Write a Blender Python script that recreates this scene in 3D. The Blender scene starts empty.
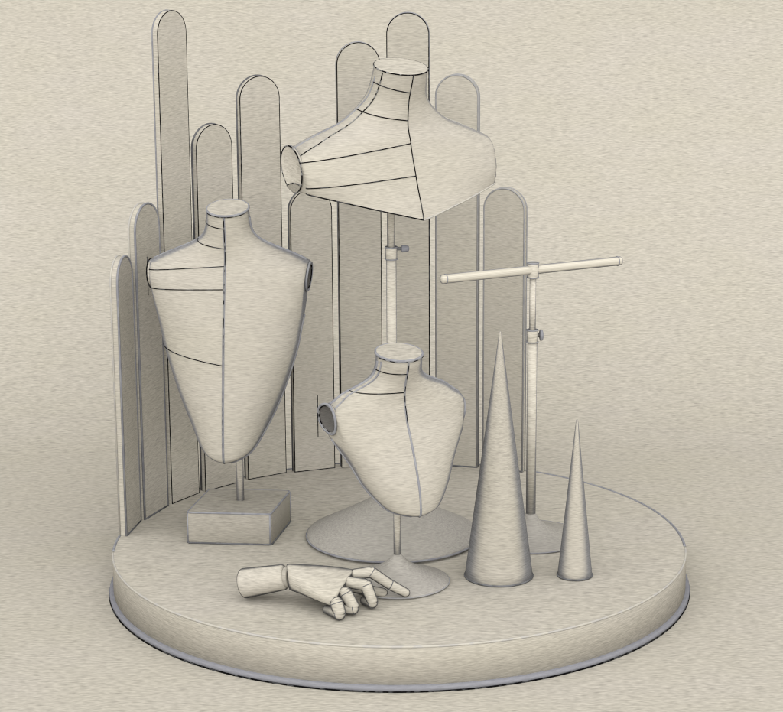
import bpy, math
from mathutils import Vector, Matrix

S = 0.35                      # model unit -> metres (the round platform is 0.7 m across)
PI = math.pi
sc = bpy.context.scene
C = sc.collection
H = 0.1453                    # height of the platform top, model units
HP = H + 0.0006

# ------------------------------------------------------------------ materials
def srgb(r, g, b):
    f = lambda c: ((c / 255 + 0.055) / 1.055) ** 2.4 if c > 10 else c / 255 / 12.92
    return (f(r), f(g), f(b), 1)

def nodes_of(name):
    m = bpy.data.materials.new(name); m.use_nodes = True
    nt = m.node_tree
    bs = nt.nodes['Principled BSDF']
    bs.inputs['Roughness'].default_value = 1.0
    bs.inputs['Specular IOR Level'].default_value = 0.0
    return m, nt, bs

def mth(nt, op, a=None, b=None, clamp=False):
    n = nt.nodes.new('ShaderNodeMath'); n.operation = op; n.use_clamp = clamp
    for i, v in enumerate((a, b)):
        if v is None: continue
        if isinstance(v, (int, float)): n.inputs[i].default_value = v
        else: nt.links.new(v, n.inputs[i])
    return n.outputs[0]

def paper_fibres(nt, amount, fine=1.0, fy=14, mode='world', rad=1.0):
    """laid-paper grain: short strokes that run along x, returned as a factor round 1"""
    if mode == 'world':
        pos = nt.nodes.new('ShaderNodeNewGeometry').outputs['Position']
    else:                                          # the sheet is wrapped round the object itself
        tc = nt.nodes.new('ShaderNodeTexCoord'); oi = nt.nodes.new('ShaderNodeObjectInfo')
        pos = tc.outputs['Object']
        if mode == 'cyl':
            sp = nt.nodes.new('ShaderNodeSeparateXYZ'); nt.links.new(pos, sp.inputs[0])
            an = mth(nt, 'MULTIPLY', mth(nt, 'ARCTAN2', sp.outputs[0], mth(nt, 'MULTIPLY', sp.outputs[1], -1.0)), rad * S)
            cb = nt.nodes.new('ShaderNodeCombineXYZ')
            nt.links.new(an, cb.inputs[0]); nt.links.new(sp.outputs[2], cb.inputs[2]); pos = cb.outputs[0]
        ad = nt.nodes.new('ShaderNodeVectorMath'); ad.operation = 'ADD'
        nt.links.new(pos, ad.inputs[0])
        nt.links.new(mth(nt, 'MULTIPLY', oi.outputs['Random'], 7.0), ad.inputs[1]); pos = ad.outputs[0]
    def layer(sx, sy, sz, detail, dist, rough):
        mp = nt.nodes.new('ShaderNodeMapping')
        mp.inputs['Scale'].default_value = (sx / S, sy / S, sz / S)
        nt.links.new(pos, mp.inputs['Vector'])
        nz = nt.nodes.new('ShaderNodeTexNoise')
        nz.inputs['Scale'].default_value = 1.0
        nz.inputs['Detail'].default_value = detail
        nz.inputs['Roughness'].default_value = rough
        nz.inputs['Distortion'].default_value = dist
        nt.links.new(mp.outputs[0], nz.inputs['Vector'])
        return nz.outputs['Fac']
    a = layer(30 * fine, fy * 1.75 * fine, 265 * fine, 1.0, 0.25, 0.45)
    b = layer(42 * fine, fy * 2.6 * fine, 410 * fine, 1.0, 0.15, 0.5)
    c = layer(2.2, 2.6, 5.0, 2.0, 0.0, 0.5)
    dk = nt.nodes.new('ShaderNodeMapRange')        # the darker flecks
    dk.inputs['From Min'].default_value = 0.54; dk.inputs['From Max'].default_value = 0.74
    dk.inputs['To Min'].default_value = 0.0; dk.inputs['To Max'].default_value = 1.0
    nt.links.new(a, dk.inputs['Value'])
    s = mth(nt, 'MULTIPLY', mth(nt, 'SUBTRACT', a, 0.5), 0.62 * amount)
    t = mth(nt, 'MULTIPLY', mth(nt, 'SUBTRACT', b, 0.5), 0.75 * amount)
    u = mth(nt, 'MULTIPLY', mth(nt, 'SUBTRACT', c, 0.5), 0.05 * amount)
    d = mth(nt, 'MULTIPLY', dk.outputs[0], -0.20 * amount)
    return mth(nt, 'ADD', mth(nt, 'ADD', mth(nt, 'ADD', s, t), mth(nt, 'ADD', u, d)), 1.0), a, c

DIM = 0.41                    # uncoated sketch paper and pencil are kept fairly dark, the added lights strong
def dim(c): return (c[0] * DIM, c[1] * DIM, c[2] * DIM, 1)

def paper(name, col, amount=0.88, edge=None, fine=1.0, fy=14, mode='world', rad=1.0, edge_col=(0.33, 0.33, 0.345, 1), edge_mix=0.9):
    """drawing-paper coating; edge = how far the drawn grey edge reaches in from the outline of a rounded form"""
    col = dim(col); edge_col = dim(edge_col)
    m, nt, bs = nodes_of(name)
    fac, fib, blot = paper_fibres(nt, amount, fine, fy, mode, rad)
    base = nt.nodes.new('ShaderNodeMix'); base.data_type = 'RGBA'
    base.inputs[6].default_value = col
    base.inputs[7].default_value = (col[0] * 0.99, col[1] * 0.985, col[2] * 1.06, 1)
    nt.links.new(blot, base.inputs[0])
    src = base.outputs[2]
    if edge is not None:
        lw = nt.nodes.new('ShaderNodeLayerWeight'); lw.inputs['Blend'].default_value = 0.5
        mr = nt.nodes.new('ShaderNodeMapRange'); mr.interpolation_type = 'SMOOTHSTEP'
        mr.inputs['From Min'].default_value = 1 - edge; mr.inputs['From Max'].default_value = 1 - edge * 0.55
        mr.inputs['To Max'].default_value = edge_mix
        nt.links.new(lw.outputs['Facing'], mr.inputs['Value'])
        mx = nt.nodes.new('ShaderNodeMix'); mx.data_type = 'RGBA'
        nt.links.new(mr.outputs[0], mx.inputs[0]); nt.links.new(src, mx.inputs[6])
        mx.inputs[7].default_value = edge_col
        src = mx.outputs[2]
    hs = nt.nodes.new('ShaderNodeMix'); hs.data_type = 'RGBA'; hs.blend_type = 'MULTIPLY'
    hs.inputs[0].default_value = 1.0
    nt.links.new(src, hs.inputs[6]); nt.links.new(fac, hs.inputs[7])
    nt.links.new(hs.outputs[2], bs.inputs['Base Color'])
    bp = nt.nodes.new('ShaderNodeBump'); bp.inputs['Strength'].default_value = 0.12
    bp.inputs['Distance'].default_value = 0.002 * S
    nt.links.new(fib, bp.inputs['Height']); nt.links.new(bp.outputs[0], bs.inputs['Normal'])
    return m

def ink(name, dark, light, gap=0.5, freq=42):
    """pencil / pen line that breaks up along its length"""
    dark, light = dim(dark), dim(light)
    m, nt, bs = nodes_of(name)
    geo = nt.nodes.new('ShaderNodeNewGeometry')
    nz = nt.nodes.new('ShaderNodeTexNoise'); nz.inputs['Scale'].default_value = freq / S
    nz.inputs['Detail'].default_value = 1.0
    nt.links.new(geo.outputs['Position'], nz.inputs['Vector'])
    mr = nt.nodes.new('ShaderNodeMapRange')
    mr.inputs['From Min'].default_value = gap; mr.inputs['From Max'].default_value = gap + 0.1
    nt.links.new(nz.outputs['Fac'], mr.inputs['Value'])
    mx = nt.nodes.new('ShaderNodeMix'); mx.data_type = 'RGBA'
    nt.links.new(mr.outputs[0], mx.inputs[0])
    mx.inputs[6].default_value = dark; mx.inputs[7].default_value = light
    nt.links.new(mx.outputs[2], bs.inputs['Base Color'])
    return m

PAPER = (0.713, 0.664, 0.540, 1)
def tone(k): return (PAPER[0] * k, PAPER[1] * k, PAPER[2] * k, 1)
def ash(k): return (PAPER[0] * k, PAPER[1] * k * 1.015, PAPER[2] * k * 1.07, 1)
M = {}
M['floor'] = paper('paper_floor', PAPER, 0.88, fine=0.86, fy=48)
M['platform'] = paper('paper_platform', tone(0.985), fy=48)
M['platform_side'] = paper('paper_platform_side', tone(1.0), mode='cyl')
M['board_shaded'] = paper('paper_board_shaded', tone(0.95), mode='local')  # board tones differ to put the shade along the row into the colour
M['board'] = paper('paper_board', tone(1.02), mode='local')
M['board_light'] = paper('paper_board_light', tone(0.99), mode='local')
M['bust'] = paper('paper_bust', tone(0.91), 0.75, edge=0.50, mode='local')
M['bust_top'] = paper('paper_bust_top', tone(0.94))
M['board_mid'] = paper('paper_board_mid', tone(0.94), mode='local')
M['foot_shaded'] = paper('paper_foot_shaded', ash(0.76), 0.7, fy=46)  # darkened in colour for the shade behind the cones
M['cap_lit'] = paper('paper_cap_lit', tone(1.22))  # lightened in colour to offset the shade on the side-facing arm plate
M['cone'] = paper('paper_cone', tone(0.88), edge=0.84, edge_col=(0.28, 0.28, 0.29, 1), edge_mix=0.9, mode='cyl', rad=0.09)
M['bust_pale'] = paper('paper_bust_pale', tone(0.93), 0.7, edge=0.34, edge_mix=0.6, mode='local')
M['bust_pale_top'] = paper('paper_bust_pale_top', tone(1.0))
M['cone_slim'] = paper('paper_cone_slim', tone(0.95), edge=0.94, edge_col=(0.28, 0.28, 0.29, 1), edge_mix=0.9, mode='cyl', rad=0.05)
M['block'] = paper('paper_block', tone(0.77), fy=40)
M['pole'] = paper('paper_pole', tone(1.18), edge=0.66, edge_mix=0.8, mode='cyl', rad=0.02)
M['foot'] = paper('paper_foot', ash(0.79), 0.7, fy=46)
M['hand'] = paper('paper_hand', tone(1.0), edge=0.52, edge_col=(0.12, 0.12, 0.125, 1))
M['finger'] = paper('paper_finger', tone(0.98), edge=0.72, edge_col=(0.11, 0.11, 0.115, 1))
M['hollow'] = paper('paper_hollow', (0.19, 0.18, 0.16, 1))  # dark tone paints the shade inside arm openings; also the screw shank
M['rim'] = paper('plain_grey', (0.37, 0.37, 0.385, 1), 0.5)
M['black'] = ink('black_line', (0.008, 0.008, 0.008, 1), (0.10, 0.10, 0.10, 1), 0.52)
M['dash'] = ink('dashed_line', (0.01, 0.01, 0.01, 1), (0.36, 0.355, 0.34, 1), 0.49, 50)
M['grey'] = ink('grey_line', (0.36, 0.36, 0.385, 1), (0.43, 0.43, 0.445, 1), 0.45, 30)
M['soft'] = ink('soft_grey_line', (0.44, 0.435, 0.435, 1), (0.50, 0.49, 0.475, 1), 0.45, 30)
M['dark'] = ink('dark_grey_line', (0.17, 0.17, 0.175, 1), (0.24, 0.24, 0.245, 1), 0.45, 30)
M['pale'] = ink('pale_line', (0.64, 0.61, 0.56, 1), (0.71, 0.67, 0.58, 1), 0.45, 30)

# ------------------------------------------------------------------ mesh helpers
class MB:
    def __init__(self): self.v, self.f, self.mi, self.sm, self.slots = [], [], [], [], []
    def slot(self, key):
        if key not in self.slots: self.slots.append(key)
        return self.slots.index(key)
    def add(self, verts, faces, mat, smooth=True):
        o = len(self.v); k = self.slot(mat)
        self.v += [tuple(p) for p in verts]
        for f in faces:
            self.f.append([i + o for i in f]); self.mi.append(k)
            self.sm.append(smooth if len(f) <= 4 else False)
    def loft(self, rings, mat, smooth=True, closed=True, caps=(True, True)):
        n = len(rings[0]); vs = [p for r in rings for p in r]; fs = []
        m = n if closed else n - 1
        for i in range(len(rings) - 1):
            for j in range(m):
                a, b = i * n + j, i * n + (j + 1) % n
                fs.append([a, b, b + n, a + n])
        if caps[0]: fs.append(list(range(n))[::-1])
        if caps[1]: fs.append([(len(rings) - 1) * n + j for j in range(n)])
        self.add(vs, fs, mat, smooth)
    def tube(self, pts, r, mat, closed=False, seg=7):
        pts = [Vector(p) for p in pts]
        if len(pts) < 2: return
        q = [pts[0]]
        for p in pts[1:]:
            if (p - q[-1]).length > 1e-5: q.append(p)
        pts = q; n = len(pts)
        if n < 2: return
        rings, nrm = [], None
        for i in range(n):
            if closed: t = pts[(i + 1) % n] - pts[i - 1]
            else: t = pts[min(i + 1, n - 1)] - pts[max(i - 1, 0)]
            t.normalize()
            if nrm is None:
                a = Vector((0, 0, 1)) if abs(t.z) < 0.9 else Vector((0, 1, 0))
                nrm = t.cross(a).normalized()
            else:
                nrm = (nrm - t * nrm.dot(t)).normalized()
            b = t.cross(nrm)
            rings.append([pts[i] + (nrm * math.cos(2 * PI * k / seg) + b * math.sin(2 * PI * k / seg)) * r for k in range(seg)])
        if closed: rings.append(rings[0]); self.loft(rings, mat, caps=(False, False))
        else: self.loft(rings, mat)
    def lathe(self, prof, mat, cx=0, cy=0, n=96, caps=(True, True), smooth=True):
        rings = [[(cx + r * math.cos(2 * PI * k / n), cy + r * math.sin(2 * PI * k / n), z) for k in range(n)] for r, z in prof]
        self.loft(rings, mat, smooth, caps=caps)
    def rod(self, a, b, r0, r1, mat, n=24, round_=0.0, dome=True):
        """capsule-like rod from a to b with eased ends"""
        a, b = Vector(a), Vector(b); d = (b - a); L = d.length; d.normalize()
        up = Vector((0, 0, 1)) if abs(d.z) < 0.9 else Vector((1, 0, 0))
        x = d.cross(up).normalized(); y = x.cross(d)
        rings = []
        def ring(c, r): rings.append([c + (x * math.cos(2 * PI * k / n) + y * math.sin(2 * PI * k / n)) * r for k in range(n)])
        K = 7
        e = round_
        for i in range(K):
            t = i / (K - 1) * PI / 2
            ring(a + d * e * (1 - math.cos(t)), max((r0 * math.sin(t)) if dome else r0 - e + e * math.sin(t), 2e-4))
        for i in range(K):
            t = (1 - i / (K - 1)) * PI / 2
            ring(b - d * e * (1 - math.cos(t)), max((r1 * math.sin(t)) if dome else r1 - e + e * math.sin(t), 2e-4))
        self.loft(rings, mat)
    def build(self, name, parent=None, loc=None):
        me = bpy.data.meshes.new(name)
        me.from_pydata(self.v, [], self.f); me.update()
        for k in self.slots: me.materials.append(M[k])
        me.polygons.foreach_set('material_index', self.mi)
        me.polygons.foreach_set('use_smooth', self.sm)
        me.update()
        import bmesh
        bm = bmesh.new(); bm.from_mesh(me)
        bmesh.ops.remove_doubles(bm, verts=bm.verts, dist=1e-6)
        bmesh.ops.recalc_face_normals(bm, faces=bm.faces)
        bm.to_mesh(me); bm.free()
        o = bpy.data.objects.new(name, me); C.objects.link(o)
        if parent is not None: o.parent = parent
        if loc is not None: o.location = loc
        return o

def tag(o, label, cat, group=None):
    o['label'] = label; o['category'] = cat
    if group: o['group'] = group
    return o

def thing(name, label, cat, loc=(0, 0, 0), rz=0, group=None):
    o = bpy.data.objects.new(name, None); C.objects.link(o)
    o.empty_display_size = 0.05
    o.location = loc; o.rotation_euler = (0, 0, rz)
    return tag(o, label, cat, group)

# ------------------------------------------------------------------ the setting
def make_floor():
    mb = MB(); prof = []
    y0, y1, rad = -14.0, 1.6, 2.6
    for i in range(9): prof.append((y0 + (y1 - y0) * i / 8, 0.0))
    for i in range(1, 33):
        t = i / 32 * PI / 2
        prof.append((y1 + rad * math.sin(t), rad * (1 - math.cos(t))))
    for i in range(1, 4): prof.append((y1 + rad, rad + 1.2 * i))
    xs = [-9 + 18 * i / 12 for i in range(13)]
    mb.loft([[(x, y, z) for x in xs] for y, z in prof], 'floor', closed=False, caps=(False, False))
    o = mb.build('floor'); o['kind'] = 'structure'
make_floor()

# ------------------------------------------------------------------ round platform
def make_platform():
    t = thing('round_platform', 'low round cream platform with a grey band at its foot carrying all the display pieces', 'platform')
    mb = MB()
    e = 0.007
    prof = [(0.985, 0.012), (1.0, 0.016), (1.0, H - e)]
    for i in range(1, 6):
        a = i / 5 * PI / 2
        prof.append((1 - e + e * math.cos(a), H - e + e * math.sin(a)))
    mb.lathe(prof[:3], 'platform_side', n=256, caps=(True, False)); mb.lathe(prof[2:], 'platform', n=256, caps=(False, True))
    # the drawn rim line: pale along the near edge, greyer along the far edge
    def arc(a0, a1, r, z, n=160): return [(r * math.cos(a0 + (a1 - a0) * i / n), r * math.sin(a0 + (a1 - a0) * i / n), z) for i in range(n + 1)]
    mb.tube(arc(math.radians(185), math.radians(356), 0.9975, H - 0.0025), 0.0040, 'pale')
    mb.tube(arc(math.radians(-4), math.radians(185), 0.9965, H - 0.0015), 0.0052, 'grey')
    mb.build('disc', t)
    rb = MB()
    rb.lathe([(0.99, 0.002), (1.010, 0.002), (1.0145, 0.006), (1.0145, 0.014), (1.008, 0.020), (0.99, 0.020)], 'rim', n=256)  # plain grey band round the foot of the platform
    rb.tube([(1.0150 * math.cos(2 * PI * i / 256), 1.0150 * math.sin(2 * PI * i / 256), 0.0022) for i in range(256)], 0.0021, 'black', closed=True)
    rb.build('base_band', t)
make_platform()

# ------------------------------------------------------------------ arched boards
BOARDS = [  # polar angle, distance from the middle, height of the arched top, width, kind of line, label
    (169.9, 0.966, 1.138, 0.176, 'grey', 'short arched upright board at the left end of the row, nearest the front'),
    (158.4, 0.9556, 1.293, 0.180, 'grey', 'arched upright board second from the left end, beside the tallest board'),
    (146.7, 0.953, 1.957, 0.160, 'black', 'tallest narrow arched board, standing behind the left shoulder of the left bust'),
    (135.0, 0.946, 1.531, 0.170, 'black', 'arched upright board right behind the neck of the left bust'),
    (122.2, 0.95, 1.692, 0.167, 'black', 'tall arched board rising between the left bust and the raised shoulder bust'),
    (110.2, 0.94, 1.255, 0.164, 'black', 'short arched board whose top sits just under the left arm of the raised bust'),
    (98.6, 0.938, 1.802, 0.163, 'black', 'tall arched board seen left of the raised bust neck'),
    (87.2, 0.938, 1.910, 0.158, 'black', 'tall arched board directly behind the neck of the raised bust'),
    (76.0, 0.95, 1.679, 0.163, 'grey', 'arched board behind the right shoulder of the raised bust'),
    (64.9, 0.962, 1.255, 0.165, 'grey', 'short arched board at the right end of the row, behind the bare crossbar stand'),
]
def make_board(ang, rad, top, w, line, label):
    R0, T = rad, 0.027
    o_loc = (R0 * math.cos(math.radians(ang)), R0 * math.sin(math.radians(ang)), HP)
    hh = top - H; a = w / 2; n = 28
    out = [(-a, 0.0), (-a, hh - a)]
    out += [(-a * math.cos(PI * i / n), hh - a + a * math.sin(PI * i / n)) for i in range(1, n)]
    out += [(a, hh - a), (a, 0.0)]
    mb = MB()
    e = 0.0022
    def ins(p, d):
        x, z = p; k = (a - d) / a
        return (x * k, z if z <= hh - a + 1e-9 else hh - a + (z - (hh - a)) * k)
    r1 = [(ins(p, e)[0], 0.0, ins(p, e)[1]) for p in out]
    r2 = [(p[0], e, p[1]) for p in out]
    r3 = [(p[0], T - e, p[1]) for p in out]
    r4 = [(ins(p, e)[0], T, ins(p, e)[1]) for p in out]
    mb.loft([r1, r2, r3, r4], 'board_shaded' if ang > 150 else 'board_light' if ang < 80 else 'board_mid' if ang < 105 else 'board', smooth=False)
    front = [(p[0], 0.0012, p[1]) for p in out]; back = [(p[0], T - 0.0015, p[1]) for p in out]
    if line == 'black':
        mb.tube(front, 0.0018, 'black'); mb.tube([(-a, 0.0008, 0.0016), (a, 0.0008, 0.0016)], 0.0018, 'black')
        mb.tube(back, 0.0044 if 105 < ang < 140 else 0.003, 'dark' if 105 < ang < 140 else 'grey')  # darker, wider back line stands in for the shaded gap beside some boards
    else:
        mb.tube(front, 0.0042 if ang > 150 else 0.0034, 'grey' if ang > 150 else 'soft'); mb.tube([(-a, 0.0, 0.002), (a, 0.0, 0.002)], 0.0034, 'dark')
        mb.tube(back, 0.0036, 'pale' if ang > 150 else 'soft')
    # local front is -y; turn it to the platform axis
    o = mb.build('arched_board', None, o_loc)
    o.rotation_euler = (0, 0, math.radians(ang - 90))
    return tag(o, label, 'board', 'arched boards standing in an arc along the back of the platform')
for b in BOARDS: make_board(*b)

# ------------------------------------------------------------------ busts
def interp_rows(rows, sub=8):
    out = []; n = len(rows)
    for i in range(n - 1):
        p0, p1, p2, p3 = rows[max(i - 1, 0)], rows[i], rows[i + 1], rows[min(i + 2, n - 1)]
        for s in range(sub):
            t = s / sub; r = []
            for k in range(len(p1)):
                m1 = (p2[k] - p0[k]) / 2; m2 = (p3[k] - p1[k]) / 2
                d = p2[k] - p1[k]                       # keep it monotone
                if d == 0: m1 = m2 = 0
                else:
                    m1 = max(0, min(m1 / d, 2.5)) * d; m2 = max(0, min(m2 / d, 2.5)) * d
                h = (2*t**3 - 3*t*t + 1) * p1[k] + (t**3 - 2*t*t + t) * m1 + (-2*t**3 + 3*t*t) * p2[k] + (t**3 - t*t) * m2
                r.append(h)
            out.append(r)
    out.append(list(rows[-1]))
    return out

class Bust:
    """torso shell as a stack of rounded sections; row = z, half width, front, back, squareness, centre share"""
    def __init__(self, rows, zb, tilt, neck_rows):
        self.rows = interp_rows([tuple(r) for r in rows]); self.zb = zb; self.tilt = tilt
        self.zt = rows[0][0]; self.zn = rows[neck_rows][0]; self.cuts = []
    def row_at(self, z):
        rs = self.rows
        for i in range(len(rs) - 1):
            if rs[i][0] >= z >= rs[i + 1][0]:
                t = (rs[i][0] - z) / max(rs[i][0] - rs[i + 1][0], 1e-9)
                return [a + (b - a) * t for a, b in zip(rs[i], rs[i + 1])]
        return rs[0] if z > rs[0][0] else rs[-1]
    def point(self, row, phi, off=0.0):
        z, w, F, K, n, cf = row
        cy = K + cf * (F - K)
        c, s = math.cos(phi), math.sin(phi)
        hf = (F - cy) if s >= 0 else (cy - K)
        x = (w + off) * math.copysign(abs(c) ** (2 / n), c)
        f = cy + (hf + off) * math.copysign(abs(s) ** (2 / n), s)
        wt = max(0.0, min(1.0, (z - self.zn) / (self.zt - self.zn)))
        zz = z - math.tan(self.tilt) * (f - cy) * wt
        p = Vector((x, -f, zz - self.zb))
        for _ in range(8 if len(self.cuts) > 2 else 1):
            for c0, nn in self.cuts:                   # flat arm openings, cut lower edge
                h = (p - c0).dot(nn)
                if h > 0: p -= nn * (h - min(off, h))
        return p
    def cut(self, side, x, fwd, z, turn, dip=0.0):
        a = math.radians(turn); d = math.radians(dip)
        nn = Vector((side * math.cos(a) * math.cos(d), -math.sin(a) * math.cos(d), -math.sin(d)))
        self.cuts.append((Vector((side * x, -fwd, z - self.zb)), nn))
    def at(self, z, phi, off=0.001): return self.point(self.row_at(z), phi, off)
    def shell(self, mb, mat='bust', n=112):
        rings = [[self.point(r, 2 * PI * k / n) for k in range(n)] for r in self.rows]
        top = rings[0]; c = sum(top, Vector()) / n
        e = 0.004
        lip = [[c + (p - c) * (1 - 0.05) + Vector((0, 0, 0.0035)) for p in top], [c + (p - c) * 0.99 + Vector((0, 0, 0.0022)) for p in top]]
        mb.loft(rings, mat, caps=(False, True)); mb.loft(lip + rings[:1], mat + '_top', caps=(True, False))

def hline(b, z0, z1, mb, mat='black', r=0.0016, xm=1.0):
    """style line across the left half, from the side to the centre seam"""
    pts = []
    for i in range(51):
        xf = xm * math.cos(i / 50 * PI / 2)
        z = z0 + (z1 - z0) * (1 - xf) ** 0.8
        n = b.row_at(z)[4]
        pts.append(b.at(z, PI - math.acos(min(1, xf ** (n / 2))), 0.0008))
    mb.tube(pts, r, mat)

def vline(b, za, zc, phi, mb, mat, r, n=60, off=0.0006):
    run = []
    cuts, b.cuts = b.cuts, []
    raw = [b.at(za + (zc - za) * i / n, math.radians(phi), 0.0) for i in range(n + 1)]
    b.cuts = cuts
    for i in range(n + 1):
        if any((raw[i] - c0).dot(nn) > 0.001 for c0, nn in cuts):
            mb.tube(run, r, mat); run = []
        else: run.append(b.at(za + (zc - za) * i / n, math.radians(phi), off))
    mb.tube(run, r, mat)

def sline(b, za, zc, xf0, xf1, mb, mat, r, n=70, off=0.0006):
    """line that keeps the same share xf of the half width (front side)"""
    pts = []
    for i in range(n + 1):
        z = za + (zc - za) * i / n; m = b.row_at(z)[4]; xf = xf0 + (xf1 - xf0) * (i / n) ** 3
        ph = math.acos(min(1, abs(xf) ** (m / 2)))
        pts.append(b.at(z, PI - ph if xf < 0 else ph, off))
    mb.tube(pts, r, mat)

def arm_cap(parent, b, k, hz, hd, face='hollow', ring='grey', tick=0.0, lens=False, depth=0.004, dz=0.0, flat=1.0):
    """oval closing plate of an arm opening with its raised welt"""
    c0, nn = b.cuts[k]
    ax = Vector((0, 0, 1)).cross(nn).normalized(); up = nn.cross(ax).normalized()
    c0 = c0 + up * dz
    mb = MB(); n = 48
    def el(q, dx): return [c0 + nn * dx + ax * (hd * q * math.cos(2 * PI * i / n) * (flat if math.cos(2 * PI * i / n) > 0 else 1.0)) + up * (hz * q * math.sin(2 * PI * i / n)) for i in range(n)]
    mb.loft([el(1.0, -0.006), el(1.0, depth), el(0.95, depth + 0.001)], 'bust', caps=(True, False))
    mb.loft([el(0.95, depth + 0.001), el(0.88, depth - 0.002), el(0.3, depth - 0.003)], face, caps=(False, True))
    mb.tube(el(1.0, depth), 0.0045 if ring == 'grey' else 0.0024, ring, closed=True)
    if ring == 'grey': mb.tube(el(0.90, depth + 0.001), 0.0018, 'dash', closed=True)
    if tick:
        q = c0 + nn * (depth + 0.004) + ax * hd * tick; zz = Vector((0, 0, 1))
        mb.tube([q - zz * hz * 1.35, q + zz * hz * 1.35], 0.0014, 'black')
    if lens:                                            # crescent painting underside shade along the lower edge
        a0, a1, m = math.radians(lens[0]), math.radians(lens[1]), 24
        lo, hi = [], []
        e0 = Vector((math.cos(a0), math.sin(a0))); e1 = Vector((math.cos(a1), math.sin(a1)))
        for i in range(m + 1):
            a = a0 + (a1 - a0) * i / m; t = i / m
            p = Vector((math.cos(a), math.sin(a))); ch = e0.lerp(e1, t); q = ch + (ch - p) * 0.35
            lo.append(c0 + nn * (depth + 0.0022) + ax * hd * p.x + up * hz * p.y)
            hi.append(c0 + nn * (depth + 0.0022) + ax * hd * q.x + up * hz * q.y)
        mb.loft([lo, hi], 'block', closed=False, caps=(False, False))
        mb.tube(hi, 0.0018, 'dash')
    return mb.build('arm_cap', parent)

def flare(mb, R, h, rp, mat='foot', z0=0.0, rim=0.006, lin=0.3):
    q = rim * 0.6
    prof = [(R - q * 0.6, z0)] + [(R - q + q * math.cos(t), z0 + rim * (0.5 + 0.5 * math.sin(t))) for t in [-PI / 2 + PI * 0.9 * i / 8 for i in range(1, 9)]]
    R = prof[-1][0]; rim = prof[-1][1] - z0
    N = 26
    s = R * 0.20
    for i in range(1, N + 1):
        r = R - (R - rp) * (i / N)
        e = math.exp(-(r - rp) / s); e1 = math.exp(-(R - rp) / s)
        prof.append((r, z0 + rim + (h - rim) * ((1 - lin) * (e - e1) / (1 - e1) + lin * (1 - (r - rp) / (R - rp)))))
    mb.lathe(prof, mat, n=112)

N2 = 0.5
LEFT = [(1.3300,.0715,.1704,.0273,2,N2),(1.3093,.0734,.1705,.0273,2,N2),(1.2634,.0788,.1675,.0205,2,N2),(1.2312,.0966,.1644,.0137,2,.47),(1.2040,.1389,.1612,.0069,2.1,.42),
 (1.1736,.2094,.1614,0,2.4,.37),(1.1515,.2585,.1649,.0034,3,.35),(1.1367,.2795,.1718,.0069,3.6,.35),(1.0930,.2830,.1855,.0137,4,.35),(1.0481,.2745,.1960,.0138,3.5,.35),
 (.9337,.2486,.2207,.0138,2.6,.35),(.8499,.2313,.2349,.0138,2.4,.35),(.7561,.2033,.2492,.0208,2.3,.35),(.6738,.1733,.2633,.0346,2.2,.35),(.5935,.1371,.2736,.0623,2.1,.35),
 (.5120,.0904,.2792,.1448,2,.4),(.4836,.0485,.2747,.2060,2,.4),(.4727,.0138,.2572,.2332,2,.4)]
SMALL = [(.9350,.0764,.0971,-.0518,2,N2),(.9116,.0757,.0956,-.0518,2,N2),(.8694,.0833,.0812,-.0585,2,.47),(.8409,.1099,.0716,-.0651,2,.42),(.8096,.1759,.0652,-.0685,2.2,.37),
 (.7889,.2049,.0653,-.0718,2.6,.35),(.7684,.2338,.0686,-.0751,3.2,.35),(.7383,.252,.0784,-.0784,3,.35),(.7086,.248,.0883,-.0785,3,.35),(.6676,.2291,.1112,-.0719,2.8,.35),
 (.5884,.1828,.1501,-.0392,2.5,.35),(.5108,.1447,.1791,.0065,2.2,.35),(.4500,.0963,.1880,.0778,2,.38),(.4310,.0513,.1843,.1228,2,.4),(.4226,.0132,.1711,.1485,2,.4)]
BIG = [(1.8101,.0900,.1700,-.0100,2,N2),(1.7767,.0930,.1590,-.0190,2,N2),(1.7205,.1035,.1390,-.0403,2,.48),(1.6788,.1312,.1313,-.0572,2,.44),(1.6273,.1905,.1282,-.0675,2.2,.38),
 (1.5964,.2599,.1352,-.0777,2.6,.35),(1.5725,.3134,.1454,-.0846,3,.35),(1.5451,.3680,.1524,-.0914,3.2,.35),(1.5146,.405,.1627,-.0949,3.2,.35),(1.4710,.412,.1797,-.0950,3.2,.35),
 (1.4343,.402,.1930,-.0930,3.0,.35),(1.4000,.385,.2070,-.0900,2.6,.35),(1.3650,.365,.2230,-.0880,2.3,.35),(1.3200,.350,.2390,-.0860,2.1,.35),(1.3050,.345,.2380,-.0855,2.1,.35),(1.2900,.335,.2300,-.0840,2,.35)]

def pole_and_collar(t, r0, r1, za, zc, zt, zb, knob_dir, M_='pole'):
    mb = MB(); mb.lathe([(r0, za - zb), (r0, zc - zb)], M_, n=32); mb.build('lower_pole', t)
    mb = MB(); mb.lathe([(r1, zc - zb + 0.0005), (r1, zt - zb)], M_, n=32); mb.build('upper_pole', t)
    co = MB(); rc = r0 * 1.16
    co.lathe([(r1 * 1.02, zc - zb - 0.020), (rc * 0.9, zc - zb - 0.020), (rc, zc - zb - 0.017), (rc, zc - zb + 0.019), (rc * 0.9, zc - zb + 0.022), (r1 * 1.02, zc - zb + 0.022)], M_, n=32)
    for dz in (-0.020, 0.022): co.tube([(rc * math.cos(2 * PI * i / 32), rc * math.sin(2 * PI * i / 32), zc - zb + dz) for i in range(32)], 0.0022, 'grey', closed=True)
    collar = co.build('collar', t)
    return collar

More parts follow.
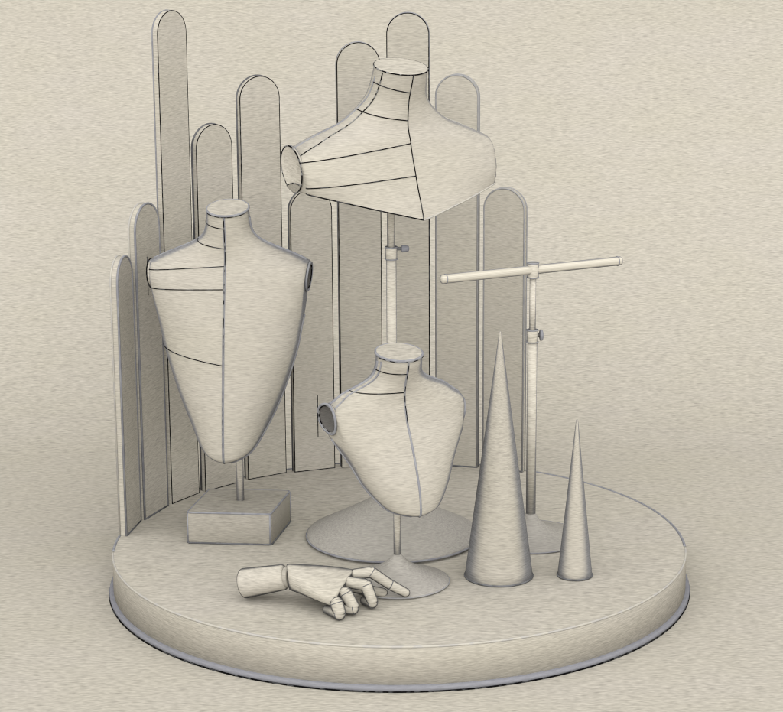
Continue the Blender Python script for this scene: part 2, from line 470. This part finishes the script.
def make_left_bust():
    t = thing('bust_stand', 'tall tapering cream neck bust on a short post in a square block', 'bust', (-0.5636, 0.1322, HP), -0.125)
    b = Bust(LEFT, HP, math.radians(13), 4)
    for sd in (1, -1): b.cut(sd, 0.268, 0.075, 1.094, 0, 6)
    mb = MB(); b.shell(mb)
    vline(b, 1.325, 0.476, 90, mb, 'grey', 0.0046, 90, -0.0012); vline(b, 1.322, 0.478, 90, mb, 'dash', 0.0016, 90, 0.0030)
    vline(b, 1.300, 0.474, 0, mb, 'grey', 0.0062, 120, -0.002); vline(b, 1.300, 1.10, 180, mb, 'grey', 0.0036, 80, -0.001)
    for z0, z1 in ((1.288, 1.280), (1.222, 1.200), (1.118, 1.142), (1.058, 1.066), (0.857, 0.812)): hline(b, z0, z1, mb)
    vline(b, 1.09, 0.474, 180, mb, 'black', 0.0024, 90)
    mb.tube([b.point(b.rows[0], 2 * PI * i / 80, 0.0) for i in range(80)], 0.0040, 'grey', closed=True)
    mb.tube([b.point(b.rows[0], math.radians(150 - 120 * i / 40), 0.0030) + Vector((0, 0, -0.003)) for i in range(41)], 0.0015, 'dash')
    torso = mb.build('torso', t)
    arm_cap(t, b, 0, 0.048, 0.056)
    arm_cap(t, b, 1, 0.050, 0.068, ring='black', tick=0.6, depth=0.010)
    zb = 0.2620 - HP
    po = MB(); po.lathe([(0.0135, zb), (0.0135, 0.62 - HP)], 'pole', n=32)
    po.build('pole', t)
    # block: corners measured on the platform, turned back into the stand's frame
    Rm = Matrix.Rotation(0.125, 4, 'Z'); off = Vector((-0.5636, 0.1322, 0))
    cs = [Rm @ (Vector(p) - off) for p in ((-0.7432, -0.0028, 0), (-0.4468, -0.0305, 0), (-0.3907, 0.2444, 0), (-0.6871, 0.2721, 0))]
    bl = MB(); hb = zb
    def sq(k, z):
        c = sum(cs, Vector()) / 4
        out = []
        rr = 0.012
        for i in range(4):
            p, a_, b_ = cs[i], cs[i - 1], cs[(i + 1) % 4]
            da, db = (a_ - p).normalized(), (b_ - p).normalized()
            for s in range(6):
                u = s / 5; q = p + da * rr * (1 - u) ** 2 + db * rr * u ** 2
                q = q - (q - c).normalized() * k
                out.append(Vector((q.x, q.y, z)))
        return out
    bl.loft([sq(0.002, 0.0), sq(0, 0.003), sq(0, hb - 0.008), sq(0.0025, hb - 0.0025), sq(0.008, hb)], 'block')
    bl.tube(sq(0.0022, hb - 0.003), 0.0034, 'grey', closed=True)
    for i in range(4):
        q = sq(0.0004, 0.0)[i * 6 + 2]
        bl.tube([(q.x, q.y, 0.004), (q.x, q.y, hb - 0.006)], 0.0034, 'grey')
    bl.tube(sq(-0.001, 0.0028), 0.0030, 'dark', closed=True)
    blk = bl.build('block', t)
make_left_bust()

def make_small_bust():
    loc = (-0.0075, -0.4162, HP)
    t = thing('bust_stand', 'small cream neck bust on a flared trumpet foot, behind the mannequin hand', 'bust', loc, 0.419)
    b = Bust(SMALL, HP, math.radians(9), 4)
    b.cut(1, 0.228, 0.0, 0.715, 8, 8); b.cut(-1, 0.235, 0.006, 0.736, 14, 8)
    mb = MB(); b.shell(mb)
    vline(b, 0.930, 0.425, 90, mb, 'grey', 0.0042, 90, -0.0012); vline(b, 0.928, 0.71, 90, mb, 'dash', 0.0016, 90, 0.0028)
    vline(b, 0.915, 0.424, 0, mb, 'grey', 0.0060, 120, -0.002); vline(b, 0.915, 0.424, 180, mb, 'grey', 0.0056, 120, -0.002)
    for z0, z1 in ((0.886, 0.884), (0.818, 0.812)): hline(b, z0, z1, mb)
    sline(b, 0.92, 0.768, -0.955, -0.97, mb, 'grey', 0.0030)
    mb.tube([b.point(b.rows[0], 2 * PI * i / 80, 0.0) for i in range(80)], 0.0042, 'grey', closed=True)
    mb.tube([b.point(b.rows[0], math.radians(200 - 170 * i / 40), 0.0030) + Vector((0, 0, -0.003)) for i in range(41)], 0.0016, 'dash')
    mb.build('torso', t)
    arm_cap(t, b, 0, 0.040, 0.040)
    arm_cap(t, b, 1, 0.051, 0.062, tick=-0.95, flat=0.5)
    po = MB(); po.lathe([(0.0125, 0.088), (0.0125, 0.545 - HP)], 'pole', n=32); po.build('pole', t)
    ft = MB(); flare(ft, 0.172, 0.098, 0.0128, lin=0.62, rim=0.010)
    ft.tube([(0.172 * math.cos(2 * PI * i / 96), 0.172 * math.sin(2 * PI * i / 96), 0.005) for i in range(96)], 0.0028, 'soft', closed=True)
    ft.build('foot', t)
make_small_bust()

def make_big_bust():
    loc = (-0.0214, 0.0546, HP)
    t = thing('bust_stand', 'broad short shoulder bust raised on a tall adjustable pole at the back', 'bust', loc, 0.471)
    b = Bust(BIG, HP, math.radians(12), 4)
    b.cut(1, 0.330, 0.02, 1.468, 0, 4); b.cut(-1, 0.374, 0.02, 1.488, 0, 6)
    Z0, SL = 1.318, 0.265                           # the lower edge is cut off in a shallow V
    for sd in (1, -1): b.cuts.append((Vector((0, -0.2, Z0 - HP)), Vector((sd * SL, 0, -1)).normalized()))
    mb = MB(); b.shell(mb, 'bust_pale')
    for sd, mt, rr in ((-1, 'black', 0.0022), (1, 'pale', 0.0034)):
        pts = []
        for i in range(61):
            x = (0.371 if sd < 0 else 0.330) * i / 60; z = Z0 + SL * x; row = b.row_at(z)
            ph = math.acos(min(1, (x / row[1]) ** (row[4] / 2)))
            pts.append(b.point(row, PI - ph if sd < 0 else ph, 0.0))
        mb.tube(pts, rr, mt)
    mb.tube([b.at(1.326, PI / 2, 0.0006), b.at(1.3195, PI / 2, 0.0006), b.point(b.row_at(1.300), PI / 2, 0.0006)], 0.0019, 'black')
    vline(b, 1.8095, 1.3195, 90, mb, 'black', 0.0019, 90)
    for z0, z1 in ((1.764, 1.742), (1.672, 1.637), (1.512, 1.562), (1.432, 1.458)): hline(b, z0, z1, mb, r=0.0018, xm=1.0 if z0 > 1.6 else 0.935)
    sline(b, 1.805, 1.532, -0.93, -0.97, mb, 'dash', 0.0020, 80, 0.0012)
    vline(b, 1.78, 1.53, 180, mb, 'grey', 0.0036, 120, -0.001); pass
    vline(b, 1.79, 1.42, 0, mb, 'pale', 0.0042, 120, -0.001)
    mb.tube([b.point(b.rows[0], 2 * PI * i / 80, 0.001) for i in range(80)], 0.0022, 'dash', closed=True)
    mb.build('torso', t)
    arm_cap(t, b, 0, 0.064, 0.060, face='bust', ring='pale')
    arm_cap(t, b, 1, 0.078, 0.080, face='cap_lit', ring='dash', lens=(-128, -38))
    collar = pole_and_collar(t, 0.0178, 0.0138, 0.30, 1.166, 1.50, HP, 0)
    kb = MB()
    a = -0.471                       # thumb screw sticks out to the right of the picture
    d = Vector((math.cos(a), math.sin(a), 0))
    kb.rod(d * 0.016 + Vector((0, 0, 1.182 - HP)), d * 0.040 + Vector((0, 0, 1.182 - HP)), 0.006, 0.006, 'dark', round_=0.002)
    kb.rod(d * 0.034 + Vector((0, 0, 1.182 - HP)), d * 0.062 + Vector((0, 0, 1.182 - HP)), 0.013, 0.010, 'rim', round_=0.004)
    kb.build('thumb_screw', collar)
    ft = MB(); flare(ft, 0.305, 0.185, 0.0178, lin=0.88, rim=0.024)
    ft.tube([(0.305 * math.cos(2 * PI * i / 128), 0.305 * math.sin(2 * PI * i / 128), 0.0100) for i in range(128)], 0.0040, 'grey', closed=True)
    ft.build('foot', t)
make_big_bust()

# ------------------------------------------------------------------ crossbar stand
def make_crossbar():
    loc = (0.4640, 0.0390, HP)
    t = thing('crossbar_stand', 'bare adjustable pole with a level crossbar behind the two cones', 'display stand', loc, 0.445)
    collar = pole_and_collar(t, 0.0172, 0.0112, 0.215, 0.875, 1.085, HP, 0)
    kb = MB(); d = Vector((math.cos(-0.35), math.sin(-0.35), 0)); z = Vector((0, 0, 0.878 - HP))
    kb.rod(d * 0.015 + z, d * 0.026 + z, 0.007, 0.007, 'hollow', round_=0.002)
    kb.rod(d * 0.024 + z, d * 0.038 + z, 0.020, 0.019, 'grey', round_=0.004)
    kb.build('thumb_screw', collar)
    zb = 1.1085 - HP
    hub = MB()
    n = 32
    hub.lathe([(0.013, zb - 0.026), (0.0185, zb - 0.026), (0.020, zb - 0.022), (0.020, zb + 0.021), (0.0185, zb + 0.024), (0.004, zb + 0.024)], 'pole', n=n)
    for dz in (-0.026, 0.024): hub.tube([(0.019 * math.cos(2 * PI * i / n), 0.019 * math.sin(2 * PI * i / n), zb + dz) for i in range(n)], 0.0026, 'grey', closed=True)
    hub.build('hub', t)
    bar = MB(); L = 0.356
    bar.rod((-L, 0, zb), (L, 0, zb), 0.0158, 0.0158, 'pole', n=32, round_=0.010)
    for s in (-1, 1): bar.tube([(s * (L - 0.020), 0.0160 * math.cos(2 * PI * i / 32), zb + 0.0160 * math.sin(2 * PI * i / 32)) for i in range(32)], 0.0018, 'grey', closed=True)
    bar.build('crossbar', t)
    ft = MB(); flare(ft, 0.185, 0.090, 0.0172, 'foot_shaded')
    ft.tube([(0.185 * math.cos(2 * PI * i / 96), 0.185 * math.sin(2 * PI * i / 96), 0.0042) for i in range(96)], 0.0022, 'grey', closed=True)
    ft.build('foot', t)
make_crossbar()

# ------------------------------------------------------------------ cones
def make_cone(x, y, r, top, label):
    mb = MB(); h = top - H
    prof = [(r - 0.004, 0.0), (r, 0.004)]
    tip = 0.0036
    for i in range(1, 25): prof.append((r + (tip - r) * i / 24, 0.004 + (h - 0.008) * i / 24))
    prof += [(tip * 0.7, h - 0.0015), (0.0006, h)]
    mb.lathe(prof, 'cone' if r > 0.08 else 'cone_slim', n=96)
    mb.tube([((r - 0.0005) * math.cos(2 * PI * i / 96), (r - 0.0005) * math.sin(2 * PI * i / 96), 0.0036) for i in range(96)], 0.0034, 'dark', closed=True)
    tag(mb.build('display_cone', None, (x, y, HP)), label, 'cone', 'tapering ring cones at the right of the platform')
make_cone(0.3319, -0.362, 0.1137, 0.985, 'tall wide cream cone standing right of the small bust')
make_cone(0.5863, -0.364, 0.0580, 0.687, 'short slim cream cone nearest the right edge of the platform')

# ------------------------------------------------------------------ jointed mannequin hand
def make_hand():
    k = 0.003257
    t = thing('mannequin_hand', 'jointed cream mannequin hand lying palm down with curled fingers at the front', 'mannequin hand', (-0.3257, -0.5643, HP))
    P = lambda sx, Y, Z: Vector(((sx - 300) * k, Y * k, Z * k))
    # forearm cuff
    mb = MB(); A, B = P(242, 0, 15.4), P(287.0, -12.5, 26.8)
    mb.rod(A, B, 15.2 * k, 13.0 * k, 'hand', n=48, round_=4.0 * k, dome=False)
    mb.build('cuff', t)
    jb = MB(); jb.rod(P(286.2, -12.3, 26.7), P(291, -14, 27.3), 10.8 * k, 10.8 * k, 'block', n=32, round_=1.5 * k, dome=False); jb.build('wrist_joint', t)
    # palm: sections from the wrist to the slanting knuckle row
    W0c, W0u, W0v = P(288.6, -13, 27.0), Vector((0.10, -0.90, -0.25)).normalized() * 13.2 * k, Vector((-0.05, -0.25, 0.95)).normalized() * 13.0 * k
    K1, K4 = P(352, -9, 28.5), P(334.5, -58, 17.0)
    Kc = (K1 + K4) / 2; Ku = (K4 - K1) * 0.56; Kv = Vector((0.1, -0.2, 0.95)).normalized() * 7.6 * k
    rings = []; n = 48
    def sec(t_, shrink=1.0):
        s = t_ * t_ * (3 - 2 * t_)
        c = W0c.lerp(Kc, t_) + Vector((0, 0, 1)) * (0.6 * k * math.sin(PI * t_))
        u = W0u.lerp(Ku, t_) * (1 + 0.10 * math.sin(PI * t_)); v = W0v.lerp(Kv, t_)
        e = 2.0 + 1.0 * t_
        out = []
        for j in range(n):
            a = 2 * PI * j / n; ca, sa = math.cos(a), math.sin(a)
            out.append(c + (u * math.copysign(abs(ca) ** (2 / e), ca) + v * math.copysign(abs(sa) ** (2 / e), sa)) * shrink)
        return out
    rings.append(sec(0.0, 0.82)); rings.append([p + (W0c - Kc).normalized() * -0.6 * k for p in sec(0.0, 0.97)])
    for i in range(1, 17): rings.append(sec(i / 16))
    d = (Kc - W0c).normalized() * k
    rings.append([p + d * 1.6 for p in sec(1.0, 0.93)]); rings.append([p + d * 2.4 for p in sec(1.0, 0.75)])
    pm = MB(); pm.loft(rings, 'hand'); pm.build('palm', t)
    # fingers: joint centres and radii
    F = {
        'index': [(353, -12, 28.5, 5.6), (371.5, -12, 31.0, 5.7), (390.5, -11, 17.2, 5.3), (405.5, -9, 8.2, 4.7)],
        'middle': [(347, -26, 26.0, 6.0), (366.5, -30, 23.8, 6.2), (373.3, -35, 7.6, 5.7), (365, -24, 5.6, 4.8)],
        'ring': [(343, -43, 22.5, 6.0), (347, -46, 21.0, 6.6), (355, -51, 7.8, 6.2), (343, -48, 5.4, 4.6)],
        'little': [(336.5, -56, 17.2, 5.6), (338.2, -60, 16.0, 6.7), (341.5, -64, 6.8, 6.3), (328, -47, 5.0, 4.4)],
        'thumb': [(308, -4, 22, 7.0), (340, 0, 14, 5.8), (364, 0, 8.5, 5.0), (383, -1, 5.4, 4.8)],
    }
    for nm, js in F.items():
        fm = MB()
        a, b_ = js[0], js[1]
        pa, pb = P(*a[:3]), P(*b_[:3])
        dd = (pb - pa).normalized()
        fm.rod(pa - dd * a[3] * k * 0.3, pb + dd * b_[3] * k * 0.5, a[3] * k, b_[3] * k, 'finger', n=28, round_=4.2 * k)
        fo = fm.build('thumb' if nm == 'thumb' else 'finger', t)
        for q in range(1, 3):
            a, b_ = js[q], js[q + 1]
            pa, pb = P(*a[:3]), P(*b_[:3]); dd = (pb - pa).normalized()
            sm = MB()
            sm.rod(pa - dd * a[3] * k * 0.75, pb + dd * b_[3] * k * (1.0 if q == 2 else 0.5), a[3] * k * 1.02, b_[3] * k, 'finger', n=28, round_=(5.2 if q == 2 else 4.2) * k)
            w1 = dd.cross(Vector((0, 0, 1))).normalized(); w2 = w1.cross(dd)
            jr = a[3] * k * 0.985
            sm.tube([pa + (w1 * math.cos(2 * PI * i / 28) + w2 * math.sin(2 * PI * i / 28)) * jr for i in range(28)], 0.0015, 'dark', closed=True)
            sm.build('finger_segment', fo)
make_hand()

# ------------------------------------------------------------------ light, camera, render set-up
w = bpy.data.worlds.new('World'); sc.world = w; w.use_nodes = True
wn = w.node_tree
bg = wn.nodes['Background']
bg.inputs[0].default_value = (1.0, 1.0, 1.0, 1)
tc = wn.nodes.new('ShaderNodeTexCoord')          # added light dome: even, stronger from the front
dp = wn.nodes.new('ShaderNodeVectorMath'); dp.operation = 'DOT_PRODUCT'
dp.inputs[1].default_value = Vector((0.0, -0.86, 0.50)).normalized()
wn.links.new(tc.outputs['Generated'], dp.inputs[0])
wr = wn.nodes.new('ShaderNodeMapRange'); wr.interpolation_type = 'SMOOTHSTEP'
wr.inputs['From Min'].default_value = -0.1; wr.inputs['From Max'].default_value = 1.0
wr.inputs['To Min'].default_value = 1.34; wr.inputs['To Max'].default_value = 3.06
wn.links.new(dp.outputs['Value'], wr.inputs['Value'])
wn.links.new(wr.outputs[0], bg.inputs[1])

ld = bpy.data.lights.new('front_fill', 'AREA'); ld.shape = 'DISK'; ld.size = 2.4; ld.energy = 98; ld.color = (1, 0.985, 0.96)  # soft fill added at the front to brighten upright faces
lo = bpy.data.objects.new('front_fill', ld); C.objects.link(lo)
lo.location = Vector((0.6, -11.5, 4.2))
lo.rotation_euler = (Vector((0, 0.4, 0.7)) - lo.location).to_track_quat('-Z', 'Y').to_euler()

cd = bpy.data.cameras.new('camera'); co = bpy.data.objects.new('camera', cd); C.objects.link(co)
cd.sensor_fit = 'HORIZONTAL'; cd.sensor_width = 36.0; cd.lens = 36.0 * 2139.586 / 783
r = Vector((0.9999797, -0.00150186, -0.00619216)); u = Vector((0.00637169, 0.23570358, 0.97180411)); f = Vector((0, 0.97182383, -0.23570837))
mw = Matrix((r, u, -f)).transposed().to_4x4()
co.rotation_euler = mw.to_euler(); co.location = (-0.02263554, -7.1509617, 2.55186214)
cd.clip_start = 0.05; cd.clip_end = 60
sc.camera = co

# model units -> metres
for me in list(bpy.data.meshes): me.transform(Matrix.Scale(S, 4)); me.update()
for o in sc.objects: o.location = Vector(o.location) * S

sc.view_settings.view_transform = 'Standard'; sc.view_settings.look = 'None'
sc.view_settings.exposure = 0; sc.view_settings.gamma = 1
sc.cycles.diffuse_bounces = 1
sc.cycles.max_bounces = 4
sc.cycles.filter_width = 1.15
